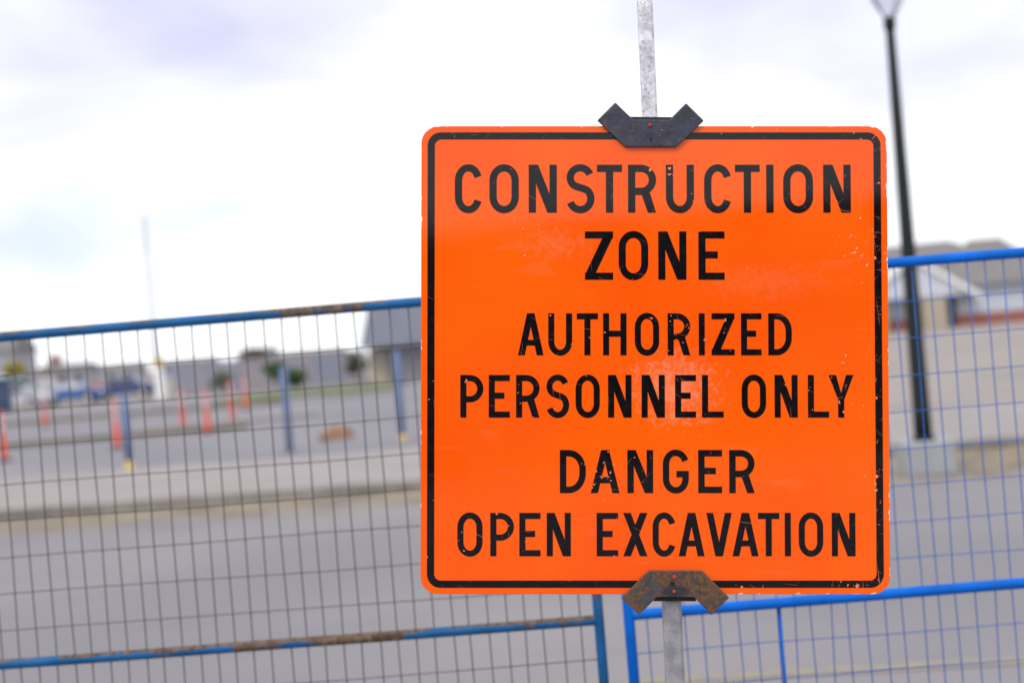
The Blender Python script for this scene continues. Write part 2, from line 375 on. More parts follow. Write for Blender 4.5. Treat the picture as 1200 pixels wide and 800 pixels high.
# ================================================================== SETTING
KZ = math.atan(-0.11); KO = (0, 17.27, 0)       # kerb line: origin and heading
def sheet(name, s0, s1, t0, t1, z, m, kind='structure'):
    o = MB().add([(s0,t0,0),(s1,t0,0),(s1,t1,0),(s0,t1,0)], [(0,1,2,3)]).build(name, m, loc=(KO[0], KO[1], z), rz=KZ)
    return tag(o, kind=kind)
g = MB(); ng = 64
g.add([(0,0,0)] + [(4000*math.cos(2*math.pi*k/ng), 4000*math.sin(2*math.pi*k/ng), 0) for k in range(ng)], [(0, 1+k, 1+(k+1) % ng) for k in range(ng)])
tag(g.build('ground', M['earth']), kind='structure')
sheet('road', -300, 300, -60, 0.05, 0.004, M['road'])
sheet('parking_lot', -160, 2.0, 5.45, 62, 0.004, M['lot'])
sheet('gravel_yard', 2.0, 160, 5.45, 86, 0.004, M['gravel'])
tag(MB().box(-300, 300, 0.16, 5.5, 0, 0.118).build('sidewalk', M['concrete'], loc=KO, rz=KZ), kind='structure')
tag(MB().prism([(0.0, 0.0), (0.158, 0.0), (0.158, 0.125), (0.03, 0.125), (0.005, 0.10)], -300, 300).build('kerb', M['kerb']), kind='structure')
kb = bpy.data.objects['kerb']
kb.matrix_world = Matrix.Translation(KO) @ Matrix.Rotation(KZ, 4, 'Z') @ Matrix(((0,0,1,0),(1,0,0,0),(0,1,0,0),(0,0,0,1)))
# worn yellow lane line
m, t, p, c = newmat('worn_yellow_line'); o_ = c.outputs['Object']
v = mixrgb(t, ramp(t, noise(t, o_, 9, 5, 0.7), 0.38, 0.6), (0.30, 0.25, 0.16), (0.215, 0.20, 0.205))
L(t, v, p.inputs['Base Color']); p.inputs['Roughness'].default_value = 0.9; M['line'] = m
sheet('lane_line', -40, 60, -10.32, -10.17, 0.008, M['line'])
# planted and bare strips on the far side of the lot
tag(MB().box(-60, -11.8, -0.6, 0.6, 0, 0.10).build('dry_verge', M['drygrass'], loc=(4.5, 38.6, 0), rz=R(3)), kind='structure')
tag(MB().box(-90, -9.5, -1.3, 1.3, 0, 0.10).build('dry_verge', M['drygrass'], loc=(0, 57.5, 0), rz=R(-1)), kind='structure')
tag(MB().box(-13.5, -5.6, -3.0, 9, 0, 0.10).build('grass_strip', M['grass'], loc=(0, 66, 0)), kind='structure')
tag(MB().box(-8.4, -5.7, -0.8, 0.8, 0, 0.11).build('paved_apron', M['concrete'], loc=(0.4, 60.5, 0), rz=R(18)), kind='structure')
tag(MB().box(-12.4, -7.0, -0.7, 0.7, 0, 0.11).build('paved_apron', M['concrete'], loc=(0.3, 45, 0), rz=R(24)), kind='structure')
# weeds rooted in the kerb joint
wb = MB(); rw = random.Random(3)
for i in range(1700):
    s = rw.uniform(-13, 10); dens = 0.5+0.5*math.sin(s*1.9+1)*math.sin(s*0.73)
    if rw.random() > 0.25+0.75*dens: continue
    h = rw.uniform(0.015, 0.05); a = rw.uniform(0, 6.28); y = -rw.random()**2*0.14; w = rw.uniform(0.006, 0.016)
    bx, by = s, y; tx, ty = s+math.cos(a)*h*0.6, min(y+math.sin(a)*h*0.5, -0.01)
    wb.add([(bx-w, by, 0.004), (bx+w, by, 0.004), (tx+w*0.4, ty, h), (tx-w*0.4, ty, h)], [(0,1,2,3)])
tag(wb.build('kerb_weeds', M['weed'], loc=KO, rz=KZ), 'dark low weeds growing in the joint along the kerb', 'weeds', kind='stuff')

# ================================================================== THE SIGN
SD = 2.78; TILT = R(1.7)
ex = CR.copy(); ey = (CU*math.cos(TILT) + CF*math.sin(TILT)).normalized(); ez = ex.cross(ey)
SC = at(767.3, 420.5, SD)
SM = Matrix.Translation(SC) @ Matrix((ex, ey, ez)).transposed().to_4x4()
def sp(px, py): return ((px-767.3)*SG, (420.5-py)*SG)
# mast axis, behind the panel
def mast(py):
    px = 761.3 + (py-60)*(788-761.3)/640.0
    return SM @ Vector((*sp(px, py), -0.034))
A0, A1 = mast(60), mast(700)
dm = (A1-A0).normalized()
foot = A1 + dm*((A1.z-0.03)/-dm.z)
root = empty('construction_sign', (foot.x, foot.y, 0))
tag(root, 'square orange construction zone warning sign clamped to a galvanised pole', 'sign')
RI = Matrix.Translation((-foot.x, -foot.y, 0))
def onsign(o): o.matrix_basis = RI @ SM; return o
def rrect(hw, hh, r, n=8):
    pts = []
    for cx, cy, a0 in ((hw-r, hh-r, 0), (-hw+r, hh-r, 90), (-hw+r, -hh+r, 180), (hw-r, -hh+r, 270)):
        for k in range(n+1):
            a = R(a0+90*k/n); pts.append((cx+r*math.cos(a), cy+r*math.sin(a)))
    return pts
H = 0.457
panel = MB().prism(rrect(H, H, 0.034), -0.0035, 0).build('sign_panel', M['sign'], root); onsign(panel)
bvl = panel.modifiers.new('bevel', 'BEVEL'); bvl.width = 0.0008; bvl.segments = 2
back = MB().prism(rrect(H-0.001, H-0.001, 0.033), -0.0048, -0.0036).build('panel_back', M['alu'], panel)
# border ring
ou = rrect(H-0.0125, H-0.0125, 0.026); inn = rrect(H-0.0265, H-0.0265, 0.013)
ring = MB(); n_ = len(ou)
ring.add([(x, y, 0.0004) for x, y in ou] + [(x, y, 0.0004) for x, y in inn], [(i, (i+1) % n_, n_+(i+1) % n_, n_+i) for i in range(n_)])
ring.build('border', M['ink'], panel)

# ---- stroke lettering
class Glyph:
    def __init__(s): s.mb = MB(); s.z = 0.0004
    def poly(s, pts):
        s.mb.add([(x, y, s.z) for x, y in pts], [tuple(range(len(pts)))]); s.z += 0.00002
    def rect(s, x0, y0, x1, y1): s.poly([(x0,y0),(x1,y0),(x1,y1),(x0,y1)])
    def strip(s, pts, w, closed=False):
        n = len(pts); P = [Vector(p) for p in pts]; lo, hi = [], []
        for i in range(n):
            a = P[(i-1) % n] if (closed or i > 0) else P[i]; b = P[(i+1) % n] if (closed or i < n-1) else P[i]
            d = (b-a).normalized(); nn = Vector((-d.y, d.x))*w/2
            lo.append(P[i]-nn); hi.append(P[i]+nn)
        vs = [(q.x, q.y, s.z) for q in lo+hi]; m = n if closed else n-1
        s.mb.add(vs, [(i, (i+1) % n, n+(i+1) % n, n+i) for i in range(m)]); s.z += 0.00002
def arc(cx, cy, a, b, t0, t1, n=12):
    return [(cx+a*math.cos(R(t0+(t1-t0)*k/n)), cy+b*math.sin(R(t0+(t1-t0)*k/n))) for k in range(n+1)]
def glyph(G, ch, x0, x1, y0, y1, s):
    w, h = x1-x0, y1-y0; cx = (x0+x1)/2; cy = (y0+y1)/2; q = s/2; d = s*1.12
    a = (w-s)/2; b = min(a*1.35, (h-s)/2*0.62); ov = s*0.08
    if ch == 'I': G.rect(x0, y0, x1, y1)
    elif ch == 'T': G.rect(x0, y1-s, x1, y1); G.rect(cx-q, y0, cx+q, y1-s)
    elif ch == 'L': G.rect(x0, y0, x0+s, y1); G.rect(x0+s, y0, x1, y0+s)
    elif ch == 'E':
        G.rect(x0, y0, x0+s, y1); G.rect(x0+s, y0, x1, y0+s); G.rect(x0+s, y1-s, x1, y1); G.rect(x0+s, cy-q+s*0.1, x0+w*0.74, cy+q+s*0.1)
    elif ch == 'H':
        G.rect(x0, y0, x0+s, y1); G.rect(x1-s, y0, x1, y1); G.rect(x0+s, cy-q+s*.1, x1-s, cy+q+s*.1)
    elif ch == 'N':
        G.rect(x0, y0, x0+s, y1); G.rect(x1-s, y0, x1, y1)
        G.poly([(x0, y1), (x1-s*1.3, y0), (x1, y0), (x0+s*1.3, y1)])
    elif ch == 'Z':
        G.rect(x0, y1-s, x1, y1); G.rect(x0, y0, x1, y0+s)
        G.poly([(x0, y0+s*.7), (x0+d*1.25, y0+s*.7), (x1, y1-s*.7), (x1-d*1.25, y1-s*.7)])
    elif ch == 'A':
        m_ = s*0.62
        G.poly([(x0, y0), (x0+d, y0), (cx+m_*.75, y1), (cx-m_, y1)]); G.poly([(x1-d, y0), (x1, y0), (cx+m_, y1), (cx-m_*.75, y1)])
        yb = y0+h*0.23; f = 0.30; G.rect(x0+w*0.5*f+s*.2, yb, x1-w*0.5*f-s*.2, yb+s*.95)
    elif ch == 'V':
        m_ = s*0.62
        G.poly([(x0, y1), (cx-m_, y0), (cx+m_*.75, y0), (x0+d, y1)]); G.poly([(x1, y1), (x1-d, y1), (cx-m_*.75, y0), (cx+m_, y0)])
    elif ch == 'X':
        G.poly([(x0, y0), (x0+d*1.1, y0), (x1, y1), (x1-d*1.1, y1)]); G.poly([(x1-d*1.1, y0), (x1, y0), (x0+d*1.1, y1), (x0, y1)])
    elif ch == 'Y':
        ym = y0+h*0.42
        G.poly([(x0, y1), (cx-q, ym), (cx+q*.6, ym), (x0+d*1.1, y1)]); G.poly([(x1, y1), (x1-d*1.1, y1), (cx-q*.6, ym), (cx+q, ym)]); G.rect(cx-q, y0, cx+q, ym+s*.2)
    elif ch in 'OCG':
        yt, yb = y1+ov-q-b, y0-ov+q+b
        if ch == 'O':
            G.strip(arc(cx, yt, a, b, 0, 180) + arc(cx, yb, a, b, 180, 360), s, True)
        elif ch == 'C':
            G.strip(arc(cx, yt, a, b, 16, 180) + arc(cx, yb, a, b, 180, 344), s)
        else:
            G.strip(arc(cx, yt, a, b, 16, 180) + arc(cx, yb, a, b, 180, 360) + [(cx+a, cy-s*.1)], s)
            G.rect(cx+s*.1, cy-s*.9, x1, cy+s*.1)
    elif ch == 'U':
        yb = y0-ov+q+b
        G.strip([(x0+q, y1)] + arc(cx, yb, a, b, 180, 360) + [(x1-q, y1)], s)
    elif ch == 'D':
        r = w*0.52
        G.rect(x0, y0, x0+s, y1)
        G.strip([(x0+s, y1-q)] + arc(x1-q-r, y1-q-r*1.2, r, r*1.2, 90, 0) + arc(x1-q-r, y0+q+r*1.2, r, r*1.2, 0, -90) + [(x0+s, y0+q)], s)
    elif ch in 'PR':
        G.rect(x0, y0, x0+s, y1)
        bt, bb = y1-q, y0+h*0.43+(s*.1 if ch == 'R' else 0); rv = (bt-bb)/2; rh = min(rv*1.0, w*0.5); xr = x1-q
        G.strip([(x0+s, bt)] + arc(xr-rh, (bt+bb)/2, rh, rv, 90, -90, 16) + [(x0+s, bb)], s)
        if ch == 'R': G.poly([(x1-d*1.02, y0), (x1, y0), (x0+w*0.60+d*.55, bb), (x0+w*0.60-d*.55, bb)])
    elif ch == 'S':
        rt = (h-s+2*ov)*0.235; rb = (h-s+2*ov)*0.265; yt = y1+ov-q-rt; yb = y0-ov+q+rb
        # top hook, diagonal spine, bottom hook
        up = arc(cx, yt, a*0.96, rt, 20, 212, 16); dn = arc(cx, yb, a, rb, 32, -160, 16)
        p0, p1 = Vector(up[-1]), Vector(dn[0]); t0 = (Vector(up[-1])-Vector(up[-2])).normalized()*h*0.13; t1 = (Vector(dn[1])-Vector(dn[0])).normalized()*h*0.13
        mid = []
        for k in range(1, 10):
            u = k/10; c0, c1, c2, c3 = p0, p0+t0, p1-t1, p1
            q_ = c0*(1-u)**3 + c1*3*u*(1-u)**2 + c2*3*u*u*(1-u) + c3*u**3; mid.append((q_.x, q_.y))
        G.strip(up+mid+dn, s)
LINES = [
 (192.2, 248.8, 8.5, 'C 532.8 564.7 O 573.5 608 N 619.7 652.7 S 663.7 697 T 700 729.4 R 736.5 769.5 U 781 814 C 826 858 T 862.3 891.4 I 899 907.6 O 919 954 N 966 998.4'),
 (270.8, 327.6, 8.3, 'Z 685.7 718.7 O 725.3 760 N 771.8 804.8 E 819 849.6'),
 (366.9, 416.2, 7.1, 'A 607 637 U 642.5 670.5 T 676 700.8 H 706.8 734.3 O 744 772.5 R 782.5 809 I 819 826 Z 834 861 E 868.5 892.5 D 900.5 928'),
 (439.2, 489.0, 7.1, 'P 539.5 566.5 E 572.8 597.5 R 604.8 632.3 S 640 667 O 674.5 702.8 N 712.5 740 N 751.8 779 E 791 815.5 L 822.5 847.8 O 869 897.5 N 907.5 934.5 L 946.5 971.3 Y 970.8 1000'),
 (526.8, 577.0, 7.5, 'D 656 686.3 A 692 725.7 N 734.9 765 G 776.3 806.7 E 817.7 845.6 R 854 883.6'),
 (600.0, 650.4, 7.1, 'O 536.2 565.6 P 574.7 602.3 E 608.6 633.3 N 640.6 668.7 E 698.9 724 X 729.9 758.2 C 764.2 791 A 794.6 824.8 V 827 856.6 A 857.4 887.8 T 887.3 912.2 I 918.5 925.6 O 934.8 963.4 N 973.4 1001'),
]
for (yt, yb, s, spec) in LINES:
    G = Glyph(); tk = spec.split(); last = None
    for i in range(0, len(tk), 3):
        if last is not None and float(tk[i+1])-last > 17:        # next word
            G.mb.build('lettering', M['ink'], panel); G = Glyph()
        X0, Y1 = sp(float(tk[i+1]), yt); X1, Y0 = sp(float(tk[i+2]), yb); last = float(tk[i+2])
        G.z = 0.0004
        glyph(G, tk[i], X0, X1, Y0, Y1, s*SG)
    G.mb.build('lettering', M['ink'], panel)

# ---- V brackets that clamp the panel
def plate(pts, z0, z1): return MB().prism([sp(*p) for p in pts][::-1], z0, z1)
TOPV = [(721.4,119.2),(742.5,139.6),(785.0,139.8),(804.6,120.1),(825.6,140.9),(793.2,171.8),(733.4,171.8),(699.9,140.7)]
TOPB = [(738,134.6),(788.6,135.0),(793,141),(793,168),(733,168),(733,141)]
BOTV = [(759,666.2),(821,666.2),(853,698),(832.2,718),(811.6,697.3),(768.2,697.3),(748,718),(727,698)]
BOTB = [(768,690),(813,690),(815.5,703.4),(765.5,703.4)]
def clamp(front, rear, mm, bolts, holes):
    b = plate(front, 0.0032, 0.0085).build('clamp_bracket', mm, root, bevel=0.0022); onsign(b)
    r = plate(rear, -0.0115, -0.0065).build('rear_plate', M['shaded_plate'], b, bevel=0.001)
    for (px, py, rr) in bolts:
        x, y = sp(px, py); k = MB().lathe([(rr, 0.0086), (rr, 0.0102), (rr*0.7, 0.0116)], 6, x, y, False).build('bolt', M['bolt_red'], b)
    for (px, py, rr) in holes:
        x, y = sp(px, py); k = MB().lathe([(rr, 0.0085), (rr, 0.0087)], 10, x, y, False).build('bolt_hole', M['hole'], b)
    return b
bt = clamp(TOPV, TOPB, M['bracket_top'], [(761.8,146.2,0.0042)], [(763.3,163.2,0.0028),(801.5,159.5,0.0016),(783.2,156.2,0.0014)])
bt['label'] = 'dark blue black steel bracket over the top edge'
bb = clamp(BOTV, BOTB, M['bracket_bot'], [(789,673.5,0.0048),(788.4,690.4,0.0036)], [(786.5,682,0.0050)])
bb['label'] = 'rust brown steel bracket under the bottom edge'
# ---- mast: slimmer tube above, wider sleeve below
def sq_tube(p0, p1, w):
    d = (p1-p0).normalized(); x = (ex - d*ex.dot(d)).normalized(); y = d.cross(x)
    vs = []
    c = w*0.18
    prof = [(-w/2+c,-w/2),(w/2-c,-w/2),(w/2,-w/2+c),(w/2,w/2-c),(w/2-c,w/2),(-w/2+c,w/2),(-w/2,w/2-c),(-w/2,-w/2+c)]
    for P in (p0, p1):
        for a, b in prof: vs.append(P + x*a + y*b)
    n = 8
    return MB().add(vs, [tuple(range(n-1,-1,-1)), tuple(range(n, 2*n))] + [(i,(i+1)%n,n+(i+1)%n,n+i) for i in range(n)])
Ptop = A0 - dm*0.30; Pmid = A0 + dm*0.62
up = sq_tube(Ptop, Pmid, 0.0295).build('upper_pole', M['galv'], root); up.matrix_basis = RI
lo = sq_tube(Pmid, foot, 0.0365).build('lower_pole', M['galv_lower'], root); lo.matrix_basis = RI
for k in range(4):
    a = k*math.pi/2 + 0.5
    leg = MB().box(0.03, 0.62, -0.02, 0.02, 0.004, 0.034).build('stand_leg', M['foot'], root, bevel=0.004, rz=a)
MB().lathe([(0.05, 0.0345), (0.05, 0.075), (0.035, 0.10)], 16).build('pole_socket', M['foot'], root)

# ================================================================== FENCE PANELS
def fence_panel(p, heading, length, label, paint, wire_m, seed, vert_r, stiff=None, t_r=0.0145, flip=1):
    rnd = random.Random(seed); Hf = 1.83; zb = 0.10
    r = empty('fence_panel', (p[0], p[1], 0), heading); tag(r, label, 'fence', 'temporary mesh fence panels')
    for x in (0.0, length):
        MB().tube([(x,0,0.03),(x,0,Hf+t_r*0.9)], t_r, 12).build('post', paint, r)
        f = MB().box(x-0.045, x+0.045, -0.38, 0.38, 0.004, 0.029).build('foot', M['foot'], r, bevel=0.004)
    for nm, z in (('top_rail', Hf), ('middle_rail', 0.915), ('bottom_rail', zb)):
        MB().tube([(t_r*0.6+i*(length-1.2*t_r)/6, 0, z+rnd.uniform(-1,1)*0.0012) for i in range(7)], t_r*0.98, 12, caps=False).build(nm, paint, r)
    # wires: a few bent variants, shared
    vm = []
    for k in range(7):
        n = 7; pts = []
        for i in range(n):
            z = zb+(Hf-zb)*i/(n-1); amp = 0 if i in (0, n-1) else (0.0035 if k % 3 else 0.0065)
            pts.append((rnd.gauss(0, amp*0.5), 0.004+rnd.gauss(0, amp*0.5), z))
        vm.append(MB().tube(pts, vert_r, 5).mesh('wire'))
    hm = []
    for k in range(4):
        n = 9; pts = [(length*i/(n-1), -0.001+rnd.gauss(0, 0.001), rnd.gauss(0, 0.0018)) for i in range(n)]
        hm.append(MB().tube(pts, vert_r*0.8, 5).mesh('wire'))
    for me in vm+hm: me.materials.append(wire_m)
    nv = int(length/0.0508)
    for i in range(1, nv):
        x = i*0.0508 if flip > 0 else length - i*0.0508
        w = bpy.data.objects.new('wire', rnd.choice(vm)); col.objects.link(w); w.parent = r
        w.location = (x+rnd.gauss(0, 0.0012), 0, 0)
    for i in range(1, 18):
        z = Hf - 0.008 - i*0.1016
        if abs(z-0.915) < 0.02: continue
        w = bpy.data.objects.new('wire', rnd.choice(hm)); col.objects.link(w); w.parent = r; w.location = (0, 0, z)
    if stiff:
        MB().tube([(stiff,0.012,zb),(stiff,0.012,0.915)], 0.0052, 6).build('stiffener', paint, r)
    return r
PL0 = at(702, 728, 3.925); PLd = at(0, 780, 3.993) - PL0; hl = math.atan2(PLd.y, PLd.x)
LEN = 2.95
hL = hl + math.pi
pL = (PL0.x - math.cos(hL)*LEN, PL0.y - math.sin(hL)*LEN)
fence_panel(pL, hL, LEN, 'worn blue mesh fence panel with rusty rails and dark wires', M['old_blue'], M['dark_wire'], 11, 0.0018, flip=-1)
PR0 = at(737, 722, 3.955); PRd = at(1200, 683, 3.955) - PR0
pr = fence_panel((PR0.x, PR0.y), math.atan2(PRd.y, PRd.x), LEN, 'bright blue mesh fence panel with freshly painted blue wires', M['new_blue'], M['blue_wire'], 12, 0.0017, stiff=0.42, t_r=0.0155)

# ================================================================== LAMP POST
LX, LY = at(1086, 556, 14.6).x, 14.6
lamp = empty('street_lamp', (LX, LY, 0)); tag(lamp, 'slim black street lamp on a concrete pedestal behind the bright blue fence', 'street lamp')
MB().prism([(-.25,-.25),(.25,-.25),(.25,.25),(-.25,.25)], 0.0, 0.345).build('pedestal', M['pedestal'], lamp, bevel=0.02)
MB().lathe([(0.115,0.347),(0.115,0.372),(0.085,0.40)], 16).build('base_plate', M['black_metal'], lamp)
MB().lathe([(0.092,0.402),(0.088,0.7),(0.074,2.2),(0.058,3.6),(0.046,4.55)], 16).build('pole', M['black_metal'], lamp)
MB().lathe([(0.045,4.552),(0.062,4.60),(0.062,4.66),(0.05,4.70)], 16).build('collar', M['black_metal'], lamp)
lens = MB(); lens.lathe([(0.05,4.702),(0.14,4.83),(0.27,5.08),(0.30,5.16)], 24); lens.f = lens.f[:-2]; lens.sm = lens.sm[:-2]
lens = lens.build('lens', M['lens'], lamp)
for k in range(4):
    a = k*math.pi/2+0.35; c_, s_ = math.cos(a), math.sin(a)
    MB().tube([(0.058*c_,0.058*s_,4.69),(0.155*c_,0.155*s_,4.83),(0.285*c_,0.285*s_,5.08),(0.312*c_,0.312*s_,5.165)], 0.008, 6).build('cage_rib', M['black_metal'], lamp)
MB().lathe([(0.33,5.165),(0.32,5.20),(0.20,5.29),(0.05,5.33)], 20).build('cap', M['black_metal'], lamp)

# ================================================================== SITE FURNITURE BEYOND THE KERB
def delineator_mesh():
    r = empty('traffic_delineator')
    MB().lathe([(0.20,0.0),(0.20,0.03),(0.15,0.05)], 8).build('base', M['rubber'], r)
    MB().lathe([(0.085,0.051),(0.075,0.10),(0.065,0.5),(0.055,1.02),(0.03,1.05),(0.05,1.07),(0.03,1.10)], 14).build('tube', M['orange_plastic'], r)
    for z in (0.62, 0.84): MB().lathe([(0.066,z),(0.063,z+0.15)], 14).build('reflective_band', M['white_band'], r)
    return r
dp = delineator_mesh()
DEL = [(5.5, 31.1, 1.0, 'orange tube delineator standing alone on the lot, farthest from the fence panels\' joint'),
 (53, 52, 1.0, 'orange tube delineator in front of the blue parked car'),
 (138, 32.6, 1.0, 'orange tube delineator beside the blue guard post nearest the dry verge'),
 (215, 40.7, 1.0, 'orange tube delineator behind the others of the close group'),
 (244, 36.3, 1.0, 'orange tube delineator at the front of the close group'),
 (273, 43.6, 1.12, 'orange tube delineator beside the diagonal concrete apron'),
 (289, 52, 1.1, 'orange tube delineator on the far side of the diagonal apron, by the grass')]
def ground_at(px, Y):                   # ground point at distance Y seen at column px
    u = (px-600)/FPX; x = Y*u
    for _ in range(6):
        # solve camera-right coordinate: x*cos + (1.7)*sin = u*Y
        x = (u*Y - 1.7*math.sin(ROLL))/math.cos(ROLL)
    return Vector((x, Y, 0))
for i, (px, Y, s, lb) in enumerate(DEL):
    o = dp if i == 0 else copy_tree(dp)
    g_ = ground_at(px, Y); o.location = (g_.x, g_.y, 0.004); o.scale = (0.85, 0.85, s); tag(o, lb, 'delineator', 'orange tube delineators')
BPOS = [(152, 25.0, 1.32, 0.16, 'blue guard post with a yellow foot beside an orange delineator'),
        (340, 26.2, 1.58, 0.0, 'plain blue guard post between the delineators and the clay heap'),
        (472, 27.2, 1.70, 0.10, 'tall blue guard post beside the clay heap, before the grey shop')]
for px, Y, h, yf, lb in BPOS:
    g_ = ground_at(px, Y); r = empty('guard_post', (g_.x, g_.y, 0.004)); tag(r, lb, 'post', 'blue guard posts')
    MB().lathe([(0.062,yf+0.001),(0.062,h-0.04),(0.045,h-0.008),(0.02,h)], 14).build('post_tube', M['blue_guard'], r)
    MB().lathe([(0.12,-0.002),(0.12,0.02),(0.08,0.03),(0.07,max(yf,0.035))], 14).build('foot', M['yellow'] if yf else M['foot'], r)
# clay heap
rc = random.Random(5); bm = bmesh.new(); bmesh.ops.create_icosphere(bm, subdivisions=4, radius=1.0)
from mathutils import noise as mn
for v_ in bm.verts:
    q = v_.co.copy(); k = 1+0.28*mn.noise(q*1.7)+0.12*mn.noise(q*5); v_.co = Vector((q.x*0.36*k, q.y*0.30*k, max(q.z, -0.15)*0.24*k))
me = bpy.data.meshes.new('clay_heap'); bm.to_mesh(me); bm.free(); me.materials.append(M['clay'])
ch = bpy.data.objects.new('clay_heap', me); col.objects.link(ch); g_ = ground_at(396, 29); ch.location = (g_.x, g_.y, 0.03)
tag(ch, 'small heap of orange brown clay on the grey lot', 'heap')

# ---- white post with yellow warning plate; tall thin mast
g_ = ground_at(189, 84); r = empty('warning_post', (g_.x, g_.y, 0)); tag(r, 'white post carrying a small yellow triangular plate', 'sign post')
MB().box(-0.26, 0.26, -0.05, 0.05, 0, 1.9).build('board', M['white'], r, bevel=0.01)
MB().prism([(-0.42, 0), (0.42, 0), (0.12, 0.72), (-0.12, 0.72)], -0.02, 0.02).build('plate', M['yellow'], r).matrix_basis = Matrix.Translation((0, -0.05, 1.92)) @ Matrix.Rotation(R(90), 4, 'X')
g_ = ground_at(186, 100); r = empty('flag_mast', (g_.x, g_.y, 0)); tag(r, 'tall thin pale mast rising into the cloudy sky', 'mast')
MB().lathe([(0.20,0),(0.20,0.15),(0.10,0.25)], 12).build('mast_base', M['galv_thin'], r)
MB().lathe([(0.13,0.251),(0.11,6),(0.085,12.6),(0.02,12.7)], 12).build('mast_tube', M['galv_thin'], r)

# ---- houses
def mcol(name, rgb, **k):
    if name not in M: M[name] = mat(name, rgb, **k)
    return M[name]
def window(r, x, z, w, h, y):
    wf = MB().box(x-w/2-.08, x+w/2+.08, y-.06, y-.001, z-.08, z+h+.08).build('window', M['white'], r)
    MB().box(x-w/2, x+w/2, y-.075, y-.062, z, z+h).build('pane', M['glass'], wf)
def house(px, Y, w, d, h, rh, wall, roof, label, rz=0, chim=None, wins=(), door=None, name='house', shift=0):
    g_ = ground_at(px, Y); r = empty(name, (g_.x+shift, g_.y, 0), rz); tag(r, label, 'house')
    MB().box(-w/2, w/2, 0, d, 0, h).build('wall', wall, r)
    e = 0.35
    rf = MB().add([(-w/2-e,-e,h+.002),(w/2+e,-e,h+.002),(w/2+e,d+e,h+.002),(-w/2-e,d+e,h+.002),(-w/2-e+.2,d/2,h+rh),(w/2+e-.2,d/2,h+rh)],
      [(0,1,5,4),(2,3,4,5),(0,4,3),(1,2,5),(3,2,1,0)]).build('roof', roof, r)
    if chim: MB().box(chim[0]-chim[1]/2, chim[0]+chim[1]/2, d/2-.5, d/2+.5, h+rh*.5, chim[2]).build('chimney', mcol('chimney_brick', (0.24,0.15,0.13)), rf)
    for (x, z, ww, hh) in wins: window(r, x, z, ww, hh, 0)
    if door is not None:
        dd = MB().box(door-.5, door+.5, -.05, -.001, 0.02, 2.1).build('door', mcol('door_paint', (0.10,0.08,0.08)), r)
        MB().box(door+.32, door+.38, -.10, -.052, 1.0, 1.06).build('handle', M['galv'], dd)
    return r
gw = mcol('grey_siding', (0.32,0.32,0.37)); tw = mcol('tan_siding', (0.42,0.36,0.29)); ww = mcol('white_siding', (0.62,0.62,0.66))
gr = mcol('grey_shingles', (0.16,0.155,0.165)); br = mcol('brown_shingles', (0.17,0.135,0.12)); bs = mcol('blue_siding', (0.26,0.30,0.42))
WN = [(-2.2,1.0,1.2,1.2),(2.2,1.0,1.2,1.2)]
house(-30, 150, 8.4, 8, 5.0, 2.2, gw, gr, 'tall grey house behind the navy portable toilet', wins=[(-2,1,1.2,1.2),(2,1,1.2,1.2),(2,3.4,1.2,1.2)], door=0)
house(32, 170, 3.6, 5, 2.3, 0.9, ww, br, 'small white shed behind the green portable toilet', wins=[(0.8,1,.8,.8)], door=-0.8)
house(74, 190, 6.5, 6, 2.6, 1.1, gw, gr, 'low grey house with a broad brown chimney', chim=(-1.7,1.5,4.9), wins=WN, door=0)
for (px, Y, w, h, rh, wa, ro, lb) in [
   (130, 300, 12, 2.6, 1.2, gw, gr, 'low grey bungalow far behind the plastic barriers'),
   (215, 320, 13, 2.7, 1.0, bs, gr, 'low blue grey bungalow far behind the white post'),
   (300, 260, 6, 3.0, 1.4, gw, gr, 'small grey house with a grey gabled roof above the board fence'),
   (365, 340, 15, 2.5, 1.0, gw, br, 'long low grey bungalow with brown roof above the board fence')]:
    house(px, Y, w, 8, h, rh, wa, ro, lb, wins=[(-w*.3,1,1.4,1.2),(w*.3,1,1.4,1.2)], door=0)
# ---- low shop with deep fascia, seen between fence and sign
g_ = ground_at(448, 80); shop = empty('low_shop', (g_.x, g_.y, 0)); tag(shop, 'low shop with a deep grey fascia and shaded overhang beside the grass', 'building')
MB().box(-0.3, 14, 0.6, 9, 0, 2.0).build('wall', mcol('lilac_render', (0.36,0.35,0.41)), shop)
MB().add([(-0.95,-1.2,2.02),(15,-1.2,2.02),(15,10,2.02),(-0.95,10,2.02),(-0.45,-0.5,4.25),(14.6,-0.5,4.25),(14.6,9.5,4.25),(-0.45,9.5,4.25)],
  [(3,2,1,0),(4,5,6,7),(0,1,5,4),(1,2,6,5),(2,3,7,6),(3,0,4,7)]).build('fascia_roof', mcol('slate_metal', (0.17,0.18,0.235)), shop)
MB().box(-0.6, 0.35, 0.2, 0.58, 0, 1.98).build('pilaster', tw, shop)
for x in (4.6, 9.4): window(shop, x, 0.9, 1.6, 0.8, 0.6)
dd = MB().box(6.75, 7.65, 0.54, 0.598, 0.02, 1.9).build('door', mcol('dark_door', (0.06,0.06,0.07)), shop); MB().box(7.5,7.56,0.48,0.538,0.95,1.05).build('handle', M['galv'], dd)

